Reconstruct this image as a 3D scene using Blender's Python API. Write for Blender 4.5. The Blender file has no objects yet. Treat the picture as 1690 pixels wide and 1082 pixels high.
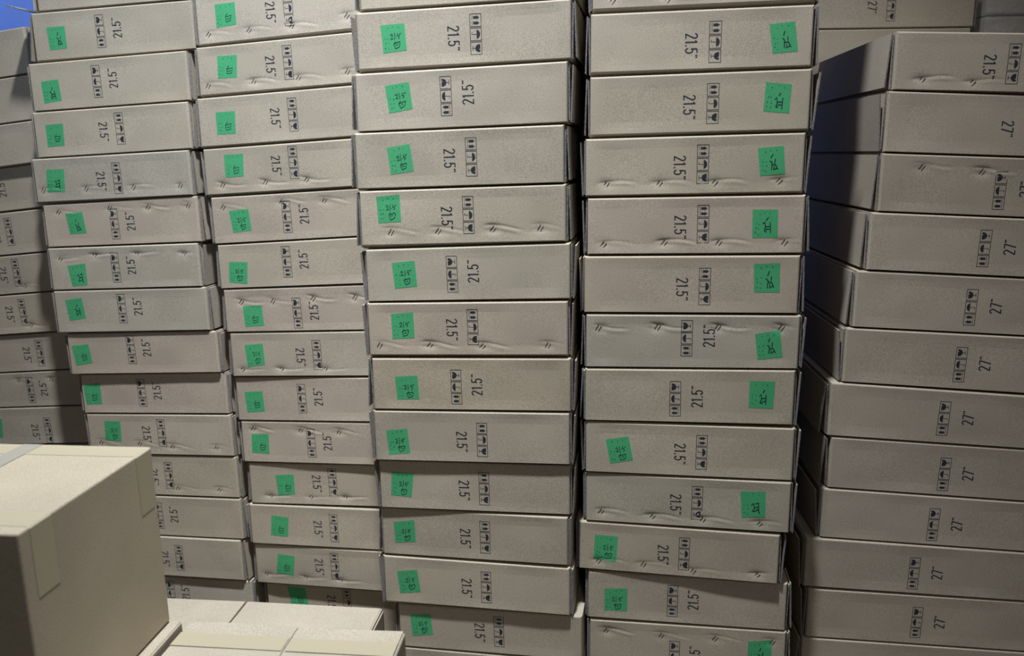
import bpy, bmesh, math, random
from math import sin, cos, pi, radians, exp, hypot
from mathutils import Vector, Matrix
SC = bpy.context.scene
COL = SC.collection
rnd = random.Random(7)

# ------------------------------------------------------------------ camera, world, lamps, exposure
CAM_Z = 1.62
PITCH, ROLL = 0.20613147, 0.01490460
cam_d = bpy.data.cameras.new('camera')
cam_d.sensor_width = 36.0
cam_d.lens = 1364.0 / 1690.0 * 36.0
cam = bpy.data.objects.new('camera', cam_d)
COL.objects.link(cam)
cam.location = (0, 0, CAM_Z)
_f = Vector((0, cos(PITCH), -sin(PITCH)))
_r = Vector((1, 0, 0))
_d = _f.cross(_r)
_x = _r * cos(ROLL) + _d * sin(ROLL)
_y = -(_d * cos(ROLL) - _r * sin(ROLL))
_m = Matrix((_x, _y, -_f)).transposed()
cam.rotation_euler = _m.to_euler()
cam_d.dof.use_dof = True
cam_d.dof.focus_distance = 2.35
cam_d.dof.aperture_fstop = 3.2
SC.camera = cam

SC.view_settings.view_transform = 'Standard'
SC.view_settings.look = 'None'
SC.view_settings.gamma = 1.0
SC.view_settings.use_curve_mapping = False
SC.view_settings.exposure = -0.06

world = bpy.data.worlds.new('hall_ambient')
SC.world = world
world.use_nodes = True
world.node_tree.nodes['Background'].inputs[0].default_value = (1.0, 0.92, 0.86, 1)
world.node_tree.nodes['Background'].inputs[1].default_value = 0.036

def area_lamp(name, loc, target, size, power, color, spread=180):
    d = bpy.data.lights.new(name, 'AREA')
    d.shape = 'DISK'
    d.size = size
    d.energy = power
    d.color = color
    d.spread = radians(spread)
    o = bpy.data.objects.new(name, d)
    COL.objects.link(o)
    o.location = loc
    o.rotation_euler = (Vector(target) - Vector(loc)).to_track_quat('-Z', 'Y').to_euler()
    return o
area_lamp('high_bay_lamp', (-0.30, 1.12, 5.4), (-0.50, 2.4, 0.9), 0.24, 54, (0.955, 0.990, 1.045), 68)
area_lamp('aisle_lamp', (2.6, 0.2, 4.2), (1.6, 2.6, 1.7), 0.4, 1.9, (1.0, 0.97, 0.91), 110)
area_lamp('rear_fill_light', (0.4, -3.0, 4.6), (-0.2, 2.4, 1.0), 0.5, 4.2, (1.0, 0.97, 0.92), 90)  # added weak fill from behind the camera, softens the overhang shadows
area_lamp('wall_corner_fill', (-3.0, 2.9, 4.2), (-2.15, 3.75, 2.25), 0.3, 3.2, (0.85, 0.92, 1.0), 34)  # added narrow light, brightens only the visible corner of the blue wall
area_lamp('cool_top_fill', (-1.2, -3.2, 3.6), (-0.8, 2.3, 3.05), 1.0, 6.5, (0.50, 0.70, 1.0), 36)  # added bluish light that cools the upper rows, no actual window

# ------------------------------------------------------------------ materials
def mat(name, rough=0.8):
    m = bpy.data.materials.new(name)
    m.use_nodes = True
    nt = m.node_tree
    b = nt.nodes['Principled BSDF']
    b.inputs['Roughness'].default_value = rough
    return m, nt, b
def N(nt, t, **kw):
    n = nt.nodes.new(t)
    for k, v in kw.items():
        setattr(n, k, v)
    return n
def noise(nt, vec, scale, detail=2.0, rough=0.5):
    n = N(nt, 'ShaderNodeTexNoise')
    n.inputs['Scale'].default_value = scale
    n.inputs['Detail'].default_value = detail
    n.inputs['Roughness'].default_value = rough
    nt.links.new(vec, n.inputs['Vector'])
    return n.outputs['Fac']
def remap(nt, v, a, b, lo=0.3, hi=0.7):
    n = N(nt, 'ShaderNodeMapRange')
    n.inputs[1].default_value = lo; n.inputs[2].default_value = hi
    n.inputs[3].default_value = a; n.inputs[4].default_value = b
    nt.links.new(v, n.inputs[0])
    return n.outputs[0]
def mul(nt, a, b):
    n = N(nt, 'ShaderNodeMath', operation='MULTIPLY')
    nt.links.new(a, n.inputs[0]); nt.links.new(b, n.inputs[1])
    return n.outputs[0]
def coords(nt):
    tc = N(nt, 'ShaderNodeTexCoord')
    oi = N(nt, 'ShaderNodeObjectInfo')
    sc = N(nt, 'ShaderNodeVectorMath', operation='SCALE')
    cv = N(nt, 'ShaderNodeCombineXYZ')
    for k in range(3):
        nt.links.new(oi.outputs['Random'], cv.inputs[k])
    nt.links.new(cv.outputs[0], sc.inputs[0]); sc.inputs['Scale'].default_value = 37.0
    ad = N(nt, 'ShaderNodeVectorMath', operation='ADD')
    nt.links.new(tc.outputs['Object'], ad.inputs[0]); nt.links.new(sc.outputs[0], ad.inputs[1])
    return ad.outputs[0], oi
def scaled_color(nt, b, col_socket, fac):
    n = N(nt, 'ShaderNodeVectorMath', operation='SCALE')
    nt.links.new(col_socket, n.inputs[0]); nt.links.new(fac, n.inputs['Scale'])
    nt.links.new(n.outputs[0], b.inputs['Base Color'])
def bump(nt, b, h, strength, dist):
    n = N(nt, 'ShaderNodeBump')
    n.inputs['Strength'].default_value = strength; n.inputs['Distance'].default_value = dist
    nt.links.new(h, n.inputs['Height']); nt.links.new(n.outputs[0], b.inputs['Normal'])

def cardboard(name, speck=0.24):
    m, nt, b = mat(name, 0.82)
    v, oi = coords(nt)
    big = remap(nt, noise(nt, v, 5.0, 3), 0.93, 1.07)
    fib = remap(nt, noise(nt, v, 480.0, 1, 0.7), 1 - speck, 1 + speck)
    scaled_color(nt, b, oi.outputs['Color'], mul(nt, big, fib))
    bump(nt, b, noise(nt, v, 60.0, 4, 0.6), 0.10, 0.002)
    b.inputs['Specular IOR Level'].default_value = 0.25
    return m
CARD = cardboard('kraft_cardboard')
def corrugated():
    m, nt, b = mat('corrugated_edge', 0.9)
    v, oi = coords(nt)
    f = remap(nt, noise(nt, v, 300.0, 2, 0.8), 0.12, 1.0)
    rgb = N(nt, 'ShaderNodeRGB'); rgb.outputs[0].default_value = (0.36, 0.35, 0.355, 1)
    scaled_color(nt, b, rgb.outputs[0], f)
    bump(nt, b, noise(nt, v, 300.0, 2, 0.8), 0.6, 0.002)
    return m
EDGE = corrugated()
def plain(name, c, rough=0.7, metal=0.0, speck=0.0, spec=0.3):
    m, nt, b = mat(name, rough)
    b.inputs['Metallic'].default_value = metal
    b.inputs['Specular IOR Level'].default_value = spec
    if speck:
        v, oi = coords(nt)
        rgb = N(nt, 'ShaderNodeRGB'); rgb.outputs[0].default_value = (*c, 1)
        scaled_color(nt, b, rgb.outputs[0], remap(nt, noise(nt, v, 430.0, 2, 0.7), 1 - speck, 1 + speck))
    else:
        b.inputs['Base Color'].default_value = (*c, 1)
    return m
INK = plain('printing_ink', (0.028, 0.030, 0.042), 0.7)
PEN = plain('marker_pen', (0.008, 0.035, 0.035), 0.6)
GREEN = plain('green_paper', (0.075, 0.43, 0.185), 0.7, speck=0.16)
GREEN_DOT = plain('green_print', (0.02, 0.16, 0.09), 0.7)
STEEL = plain('staple_wire', (0.13, 0.115, 0.10), 0.40, 0.7)
TAPE = plain('tan_tape', (0.475, 0.425, 0.30), 0.45, spec=0.35)
CLEAR_TAPE = plain('clear_tape', (0.37, 0.35, 0.29), 0.45, spec=0.35)
def film():
    m, nt, b = mat('stretch_film', 0.12)
    b.inputs['Base Color'].default_value = (0.9, 0.92, 1.0, 1)
    b.inputs['Alpha'].default_value = 0.28
    b.inputs['Specular IOR Level'].default_value = 0.7
    v, oi = coords(nt)
    bump(nt, b, noise(nt, v, 28.0, 3), 0.9, 0.012)
    return m
FILM = film()
def floor_mat():
    m, nt, b = mat('concrete_floor', 0.6)
    v, oi = coords(nt)
    rgb = N(nt, 'ShaderNodeRGB'); rgb.outputs[0].default_value = (0.15, 0.135, 0.12, 1)
    scaled_color(nt, b, rgb.outputs[0], remap(nt, noise(nt, v, 3.0, 6), 0.75, 1.2))
    return m
def wall_mat():
    m, nt, b = mat('blue_paint', 0.7)
    v, oi = coords(nt)
    rgb = N(nt, 'ShaderNodeRGB'); rgb.outputs[0].default_value = (0.09, 0.19, 0.62, 1)
    scaled_color(nt, b, rgb.outputs[0], remap(nt, noise(nt, v, 4.0, 4), 0.92, 1.08))
    return m

# ------------------------------------------------------------------ object helpers
def mesh_obj(name, verts, faces, mats, parent=None, color=None, fm=None, smooth=False, loc=None):
    me = bpy.data.meshes.new(name)
    me.from_pydata(verts, [], faces)
    for m in mats:
        me.materials.append(m)
    if fm:
        me.polygons.foreach_set('material_index', fm)
    if smooth:
        me.polygons.foreach_set('use_smooth', [True] * len(me.polygons))
    me.update()
    o = bpy.data.objects.new(name, me)
    COL.objects.link(o)
    if parent:
        o.parent = parent
    if loc:
        o.location = loc
    if color:
        o.color = color
    return o
def thing(name, label, cat, loc, rz=0.0, group=None):
    o = bpy.data.objects.new(name, None)
    o.empty_display_size = 0.1
    COL.objects.link(o)
    o.location = loc
    o.rotation_euler = (0, 0, rz)
    o['label'] = label; o['category'] = cat
    if group:
        o['group'] = group
    return o

class PB:                                   # flat or thin printed work collected in a local plane
    def __init__(s):
        s.v = []; s.f = []; s.m = []
    def poly(s, pts, m=0):
        n = len(s.v); s.v += list(pts); s.f.append(tuple(range(n, n + len(pts)))); s.m.append(m)
    def ribbon(s, pts, w, closed=False, m=0):
        k = len(pts); L = []; R = []
        for i in range(k):
            a = pts[(i - 1) % k] if (closed or i) else None
            c = pts[(i + 1) % k] if (closed or i < k - 1) else None
            p = pts[i]
            def nrm(p, q):
                dx, dy = q[0] - p[0], q[1] - p[1]; l = hypot(dx, dy) or 1e-9
                return (-dy / l, dx / l)
            if a is None: n = nrm(p, c); sc = 1
            elif c is None: n = nrm(a, p); sc = 1
            else:
                n1, n2 = nrm(a, p), nrm(p, c)
                n = (n1[0] + n2[0], n1[1] + n2[1]); l = hypot(*n)
                if l < 0.3: n = n1; sc = 1
                else:
                    n = (n[0] / l, n[1] / l); sc = min(1.6, 1 / max(0.3, n[0] * n1[0] + n[1] * n1[1]))
            L.append((p[0] + n[0] * w / 2 * sc, p[1] + n[1] * w / 2 * sc))
            R.append((p[0] - n[0] * w / 2 * sc, p[1] - n[1] * w / 2 * sc))
        rng = range(k if closed else k - 1)
        for i in rng:
            j = (i + 1) % k
            s.poly([R[i], R[j], L[j], L[i]], m)

def arc(cx, cy, rx, ry, a0, a1, n=10):
    return [(cx + rx * cos(radians(a0 + (a1 - a0) * i / n)), cy + ry * sin(radians(a0 + (a1 - a0) * i / n))) for i in range(n + 1)]

# condensed sans numerals, unit cap height, (strokes, advance)
SW = 0.104
GLYPH = {
    '2': ([arc(0.205, 0.75, 0.175, 0.205, 172, -28, 12) + [(0.05, 0.045)], [(0.015, 0.045), (0.405, 0.045)]], 0.52),
    '1': ([[(0.03, 0.81), (0.17, 0.92)], [(0.17, 0.99), (0.17, 0.0)]], 0.33),
    '.': ([[(0.10, 0.0), (0.10, 0.12)]], 0.28),
    '5': ([[(0.385, 0.955), (0.085, 0.955)], [(0.095, 0.97), (0.075, 0.47)], [(0.075, 0.51)] + arc(0.205, 0.33, 0.18, 0.285, 128, -160, 14)], 0.54),
    '7': ([[(0.02, 0.955), (0.42, 0.955)], [(0.39, 0.965), (0.14, 0.0)]], 0.52),
    '"': ([[(0.05, 1.0), (0.05, 0.84)], [(0.20, 1.0), (0.20, 0.84)]], 0.26),
}
def print_text(txt, h):
    pb = PB(); x = 0.0
    for ch in txt:
        st, adv = GLYPH[ch]
        for s in st:
            pb.ribbon([((x + p[0]) * h, p[1] * h) for p in s], SW * h * (1.15 if ch == '.' else 1))
        x += adv
    w = (x - 0.06) * h
    pb.v = [(p[0] - w / 2, p[1] - h / 2) for p in pb.v]
    return pb
def print_symbols():
    # three framed pictograms in reading order: two arrows, umbrella, glass
    pb = PB(); c = 0.0300; gap = 0.0034; hh = 0.0285; lw = 0.0015
    for k in range(3):
        x0 = -(3 * c + 2 * gap) / 2 + k * (c + gap); x1 = x0 + c; y0 = -hh / 2; y1 = hh / 2
        pb.ribbon([(x0, y0), (x1, y0), (x1, y1), (x0, y1)], lw, True)
        X = lambda u: x0 + u * c
        Y = lambda v: y0 + v * hh
        if k == 0:
            for q in (0.28, 0.72):
                pb.poly([(X(q - 0.105), Y(0.30)), (X(q + 0.105), Y(0.30)), (X(q + 0.105), Y(0.62)), (X(q - 0.105), Y(0.62))])
                pb.poly([(X(q - 0.155), Y(0.60)), (X(q + 0.155), Y(0.60)), (X(q), Y(0.86))])
                pb.ribbon([(X(q - 0.17), Y(0.20)), (X(q + 0.17), Y(0.20))], 0.0012)
        elif k == 1:
            dome = arc(0.5, 0.55, 0.36, 0.33, 0, 180, 14)
            sc = []
            for j in range(4):
                a = 0.14 + j * 0.18
                sc += [(a + 0.09, 0.60), (a + 0.18, 0.545)]
            pb.poly([(X(u), Y(v)) for u, v in dome + sc[:-1]])
            pb.ribbon([(X(0.5), Y(0.58)), (X(0.5), Y(0.20))] + [(X(u), Y(v)) for u, v in arc(0.43, 0.20, 0.07, 0.07, 0, -180, 6)], 0.0011)
        else:
            pb.poly([(X(u), Y(v)) for u, v in [(0.18, 0.86), (0.20, 0.66), (0.28, 0.50), (0.42, 0.42), (0.58, 0.42), (0.72, 0.50), (0.80, 0.66), (0.82, 0.86), (0.62, 0.86), (0.66, 0.74), (0.56, 0.78), (0.54, 0.86)]])
            pb.ribbon([(X(0.5), Y(0.44)), (X(0.5), Y(0.20))], 0.0014)
            pb.ribbon([(X(0.32), Y(0.19)), (X(0.68), Y(0.19))], 0.0014)
    return pb
TXT = {'21.5"': print_text('21.5"', 0.0305), '27"': print_text('27"', 0.0305)}
SYM = print_symbols()

def place_print(name, pb, parent, u, v, ang, surf, material):
    ca, sa = cos(ang), sin(ang)
    vs = []
    for p in pb.v:
        x, zz = u + p[0] * ca - p[1] * sa, v + p[0] * sa + p[1] * ca
        vs.append((x, surf(x, zz) - 0.00022, zz))
    return mesh_obj(name, vs, pb.f, [material], parent)

# pen strokes in sticker space (0..1 right, 0..1 down)
def jig(pts, r, a=0.012):
    return [(p[0] + r.uniform(-a, a), p[1] + r.uniform(-a, a)) for p in pts]
PEN_SIZE = [[(0.36, 0.43), (0.44, 0.38), (0.46, 0.45), (0.38, 0.56), (0.49, 0.54)],
            [(0.55, 0.34), (0.54, 0.60)], [(0.595, 0.505), (0.61, 0.515)],
            [(0.69, 0.37), (0.66, 0.46), (0.73, 0.47), (0.74, 0.52), (0.68, 0.57)], [(0.73, 0.42), (0.82, 0.38)]]
PEN_WHITE = [[(0.56, 0.66), (0.47, 0.75)], [(0.47, 0.74), (0.53, 0.93)], [(0.49, 0.74), (0.72, 0.69), (0.76, 0.71), (0.71, 0.87), (0.53, 0.93)], [(0.56, 0.80), (0.66, 0.78)]]
PEN_WHITE_ONLY = [[(0.58, 0.47), (0.46, 0.60)], [(0.47, 0.59), (0.49, 0.83)], [(0.49, 0.60), (0.76, 0.56), (0.72, 0.80), (0.49, 0.83)], [(0.51, 0.71), (0.71, 0.68)]]
PEN_BLACK = [
    [[(0.44, 0.55), (0.52, 0.49), (0.55, 0.66), (0.47, 0.80), (0.57, 0.79)], [(0.72, 0.45), (0.73, 0.85)], [(0.53, 0.64), (0.73, 0.62)], [(0.57, 0.79), (0.70, 0.72), (0.76, 0.88)], [(0.60, 0.52), (0.70, 0.47)]],
    [[(0.64, 0.30), (0.56, 0.42)], [(0.43, 0.54), (0.50, 0.48), (0.53, 0.66), (0.48, 0.80), (0.58, 0.82)], [(0.71, 0.47), (0.72, 0.86)], [(0.52, 0.62), (0.70, 0.62)], [(0.55, 0.74), (0.70, 0.72)]],
    [[(0.58, 0.28), (0.50, 0.42)], [(0.45, 0.52), (0.53, 0.58), (0.49, 0.85)], [(0.66, 0.45), (0.64, 0.60)], [(0.52, 0.66), (0.66, 0.66), (0.74, 0.84)], [(0.60, 0.70), (0.58, 0.84), (0.70, 0.78)]],
]
ORD = ['topmost', 'second from top', 'third from top', 'fourth from top', 'fifth from top', 'sixth from top', 'seventh from top',
       'eighth from top', 'ninth from top', 'tenth from top', 'eleventh from top', 'twelfth from top', 'thirteenth from top', 'fourteenth from top', 'fifteenth from top']

# ------------------------------------------------------------------ carton builder
TONES = {'t': (0.475, 0.420, 0.330), 'p': (0.485, 0.414, 0.332), 'g': (0.462, 0.420, 0.335), 'y': (0.470, 0.410, 0.308)}
def body_mesh(hl, hr, z, depth, dents, seed, fine, rb=(0.006, 0.006)):
    """rounded carton: z = outer heights [TL, TR, BR, BL]; front at y = 0, back at y = depth; dents = [(u, v, depth)]"""
    r = random.Random(seed)
    rad = 0.0085
    nu, nv = (150, 54) if fine else (36, 10)
    ph = [r.uniform(0, 6.28) for _ in range(6)]
    V = []; F = []
    def corner(s, t, k, kb=None):
        kb = k if kb is None else kb
        # k = 1 on the flat front, 0 on the outer skin; top edge is crisp, bottom edge rolls under more
        xl, xr = -hl + 0.0055 * k, hr - 0.0055 * k
        x = xl + (xr - xl) * s
        q = (x + hl) / (hl + hr)
        zt = z[0] + (z[1] - z[0]) * q - 0.0046 * k
        zb = z[3] + (z[2] - z[3]) * q + (rb[0] + (rb[1] - rb[0]) * q) * kb
        return x, zb + (zt - zb) * t
    def disp(x, zz, s, t):
        d = 0.0006 * (1 + sin(9 * x + ph[0]) * sin(21 * zz + ph[1])) + 0.0004 * (1 + sin(23 * x + ph[2]) * cos(31 * zz + ph[3]))
        for (du, dv, dd) in dents:
            e = ((x - du) / 0.022) ** 2 + ((zz - dv) / 0.013) ** 2
            if e < 9: d += dd * exp(-e)
            q = (x - du) / 0.085
            if -0.35 < q < 1.05:
                # crumpled crease trailing off from each pair of staples
                line = dv + 0.007 + 0.005 * sin(3.0 * q + ph[4]) - 0.004 * q
                win = max(0.0, min(1.0, (q + 0.35) * 5, (1.05 - q) * 3))
                k1 = (zz - line) / 0.0034
                if abs(k1) < 3: d += 0.24 * dd * win * exp(-k1 * k1)
                k2 = (zz - line + 0.0085) / 0.0045
                if abs(k2) < 3: d -= 0.22 * dd * win * exp(-k2 * k2)
        w = min(s, 1 - s, 1) * 12; w2 = min(t, 1 - t) * 6
        return max(0.0, d) * min(1, w) * min(1, w2)
    for j in range(nv + 1):
        for i in range(nu + 1):
            s, t = i / nu, j / nv
            x, zz = corner(s, t, 1.0)
            V.append((x, disp(x, zz, s, t), zz))
    for j in range(nv):
        for i in range(nu):
            a = j * (nu + 1) + i
            F.append((a, a + 1, a + nu + 2, a + nu + 1))
    ring = [i for i in range(nu + 1)] + [j * (nu + 1) + nu for j in range(1, nv + 1)] + [nv * (nu + 1) + i for i in range(nu - 1, -1, -1)] + [j * (nu + 1) for j in range(nv - 1, 0, -1)]
    prm = [(i / nu, 0.0) for i in range(nu + 1)] + [(1.0, j / nv) for j in range(1, nv + 1)] + [(i / nu, 1.0) for i in range(nu - 1, -1, -1)] + [(0.0, j / nv) for j in range(nv - 1, 0, -1)]
    prev = ring
    layers = []
    for y in (0.0008, 0.0025, 0.005, 0.0085, 0.018):
        kt = 1 - (1 - (1 - min(1, y / rad)) ** 2) ** 0.5
        layers.append((kt, max(0.0, (1 - y / 0.018)), y))
    layers += [(0.0, 0.0, depth - rad), (0.8, 0.8, depth)]
    for k_, kb_, y in layers:
        cur = []
        for (s, t) in prm:
            x, zz = corner(s, t, k_, kb_)
            cur.append(len(V)); V.append((x, y, zz))
        k = len(cur)
        for i in range(k):
            F.append((prev[i], cur[i], cur[(i + 1) % k], prev[(i + 1) % k]))
        prev = cur
    F.append(tuple(reversed(prev)))
    def surf(x, zz):
        # depth of the printed face at a point, for prints and stickers that lie on it
        q = (x + hl) / (hl + hr)
        zt = z[0] + (z[1] - z[0]) * q - 0.0046
        zb = z[3] + (z[2] - z[3]) * q + rb[0] + (rb[1] - rb[0]) * q
        s = min(1.0, max(0.0, (x + hl - 0.0055) / (hl + hr - 0.011)))
        t = min(1.0, max(0.0, (zz - zb) / (zt - zb)))
        return disp(x, zz, s, t)
    return V, F, surf
def flap_mesh(side, xe, z0, z1, kind, base, out, bul, depth, t=0.0038, fold=True):
    """one folded end flap; kind T hinges at the top, B at the bottom; grows outward from x = xe on side -1 / +1"""
    n = 8; A = []; B = []
    h = z1 - z0
    for k in range(n + 1):
        s = k / n
        zz = (z1 - 0.004 - s * (h - 0.012)) if kind == 'T' else (z0 + 0.004 + s * (h - 0.012))
        x = base + out * s + bul * sin(pi * s)
        A.append((x, zz)); B.append((x + t, zz))
    loop = A + B[::-1]
    V = []; F = []; fm = []
    y0, y1 = 0.008, depth - 0.02
    m = len(loop)
    for y in (y0, y1):
        V += [(xe + side * p[0], y, p[1]) for p in loop]
    for i in range(n):
        a, b, c, d = i, i + 1, m - 2 - i, m - 1 - i
        q = (a, b, c, d)
        F.append(q if True else q); fm.append(1)
        F.append(tuple(x + m for x in reversed(q))); fm.append(1)
    for i in range(m):
        j = (i + 1) % m
        F.append((i, j, j + m, i + m)); fm.append(0)
    return V, F, fm
EDGE_COL = (0.36, 0.345, 0.33, 1)
def add_flaps(root, rec, side, total, seed, pat=None, outs=None, col=None, depth=0.40):
    r = random.Random(seed)
    z = rec['z']
    xe = rec['hr'] if side > 0 else -rec['hl']
    z1 = z[1] if side > 0 else z[0]
    z0 = z[2] if side > 0 else z[3]
    pat = pat or r.choice(['T', 'B'])
    other = 'B' if pat == 'T' else 'T'
    t = 0.0034
    free = max(0.0, total - 2 * t - 0.0012)
    oi = r.uniform(0.1, 0.35) * free
    oo = free - oi
    if outs: oi, oo = outs
    for kind, base, out, bul in ((other, 0.0004, oi, 0.0), (pat, 0.0004 + oi + t + 0.0006, oo * r.uniform(0.7, 1.0), 0.0)):
        V, F, fm = flap_mesh(side, xe, z0, z1, kind, base, out, bul, depth, t)
        o = mesh_obj('end_flap', V, F, [CARD, EDGE], root, col or (*TONES['t'], 1), fm)
        o['label'] = 'folded end flap with bare corrugated edge'
STAPLE_ME = None
def staple_mesh():
    global STAPLE_ME
    if STAPLE_ME is None:
        L, w, h = 0.0170, 0.0010, 0.0009
        V = []
        for x in (-L / 2, L / 2):
            V += [(x, 0.0006, -w), (x, 0.0006, w), (x, -h, w * 0.8), (x, -h, -w * 0.8)]
        F = [(0, 3, 7, 4), (3, 2, 6, 7), (2, 1, 5, 6), (1, 0, 4, 5), (0, 1, 2, 3), (7, 6, 5, 4)]
        STAPLE_ME = bpy.data.meshes.new('staple'); STAPLE_ME.from_pydata(V, [], F); STAPLE_ME.materials.append(STEEL)
    return STAPLE_ME
def bil(k, s, t):
    a = (k[0][0] + (k[1][0] - k[0][0]) * s, k[0][1] + (k[1][1] - k[0][1]) * s)
    b = (k[3][0] + (k[2][0] - k[3][0]) * s, k[3][1] + (k[2][1] - k[3][1]) * s)
    return (a[0] + (b[0] - a[0]) * t, a[1] + (b[1] - a[1]) * t)
def add_sticker(root, rec, r, surf):
    k = rec['k']; pb = PB()
    n = 16 if 'st' in rec else 6
    vs = []; fs = []; fm = []
    for j in range(n + 1):
        for i in range(n + 1):
            u, v = bil(k, i / n, j / n)
            vs.append((u, surf(u, v) - 0.00034, v))
    for j in range(n):
        for i in range(n):
            a = j * (n + 1) + i
            fs.append((a, a + n + 1, a + n + 2, a + 1)); fm.append(0)
    dots = [(0.28, 0.15), (0.50, 0.12), (0.72, 0.12), (0.14, 0.50), (0.27, 0.52), (0.13, 0.66), (0.26, 0.68), (0.13, 0.82), (0.24, 0.86)]
    for (s, t) in dots:
        s += r.uniform(-0.03, 0.03); t += r.uniform(-0.03, 0.03)
        q = 0.022 + r.uniform(-0.005, 0.006)
        b0 = len(vs)
        for ds, dt in ((-q, -q), (-q * 0.7, q), (q, q * 0.8), (q * 0.8, -q)):
            u, v = bil(k, s + ds, t + dt); vs.append((u, surf(u, v) - 0.00048, v))
        fs.append((b0, b0 + 1, b0 + 2, b0 + 3)); fm.append(1)
    st = mesh_obj('sticker', vs, fs, [GREEN, GREEN_DOT], root, fm=fm)
    st['label'] = 'green paper sticker with handwritten mark'
    strokes = {'W': PEN_SIZE + PEN_WHITE, 'w': PEN_WHITE_ONLY, 'H': PEN_BLACK[r.randrange(3)]}[rec['h']]
    dx, dy = r.uniform(-0.03, 0.03), r.uniform(-0.04, 0.02)
    for s in strokes:
        pts = [bil(k, p[0] + dx, min(0.97, p[1] + dy)) for p in jig(s, r, 0.014)]
        pb.ribbon(pts, 0.0024 if rec['h'] == 'H' else 0.0016)
    mesh_obj('handwriting', [(p[0], surf(p[0], p[1]) - 0.00062, p[1]) for p in pb.v], pb.f, [PEN], st)
def carton(rec, label, group, depth=0.40, size='21.5"', tone='t', lf=0.012, rf=0.012, fdepth=None, lpat=None, rpat=None, louts=None, routs=None, seed=0, name='cardboard_box'):
    r = random.Random(seed * 7 + 3)
    root = thing(name, label, 'box', rec['p'], rec['y'], group)
    c = TONES[tone]; q = r.uniform(0.95, 1.05)
    col = (c[0] * q, c[1] * q, c[2] * q * r.uniform(0.98, 1.02), 1)
    dents = []
    for (u, v) in rec.get('st', []):
        dents.append((u, v, r.uniform(0.0012, 0.0026)))
    V, F, surf = body_mesh(rec['hl'], rec['hr'], rec['z'], depth, dents, seed, bool(dents), rec.get('rb', (0.006, 0.006)))
    mesh_obj('carton_body', V, F, [CARD], root, col, smooth=False)
    if 's' in rec:
        u, v = rec['s']; up = rec['o'] == 'U'
        base = rec.get('r', 0.0) * 0.6
        ang = (pi / 2 if up else -pi / 2) + base
        ca, sa = cos(ang), sin(ang)
        place_print('handling_symbols', SYM, root, u, v, ang, surf, INK)
        a, b = 0.0062, -0.0575
        if size == '27"': a, b = 0.004, -0.0640
        place_print('size_print', TXT[size], root, u + a * ca - b * sa, v + a * sa + b * ca, ang, surf, INK)
    if 'k' in rec:
        add_sticker(root, rec, r, surf)
    for (u, v) in rec.get('st', []):
        ang = radians(r.uniform(48, 62)); d = 0.0042
        for sgn in (-1, 1):
            o = bpy.data.objects.new('staple', staple_mesh())
            COL.objects.link(o); o.parent = root
            su, sv = u + sgn * d * cos(ang - pi / 2), v + sgn * d * sin(ang - pi / 2)
            o.location = (su, surf(su, sv) + 0.0002, sv)
            o.rotation_euler = (0, -ang, 0)
    if lf: add_flaps(root, rec, -1, lf, seed * 11 + 1, lpat, louts, col, fdepth or depth)
    if rf: add_flaps(root, rec, 1, rf, seed * 11 + 2, rpat, routs, col, fdepth or depth)
    return root

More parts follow.
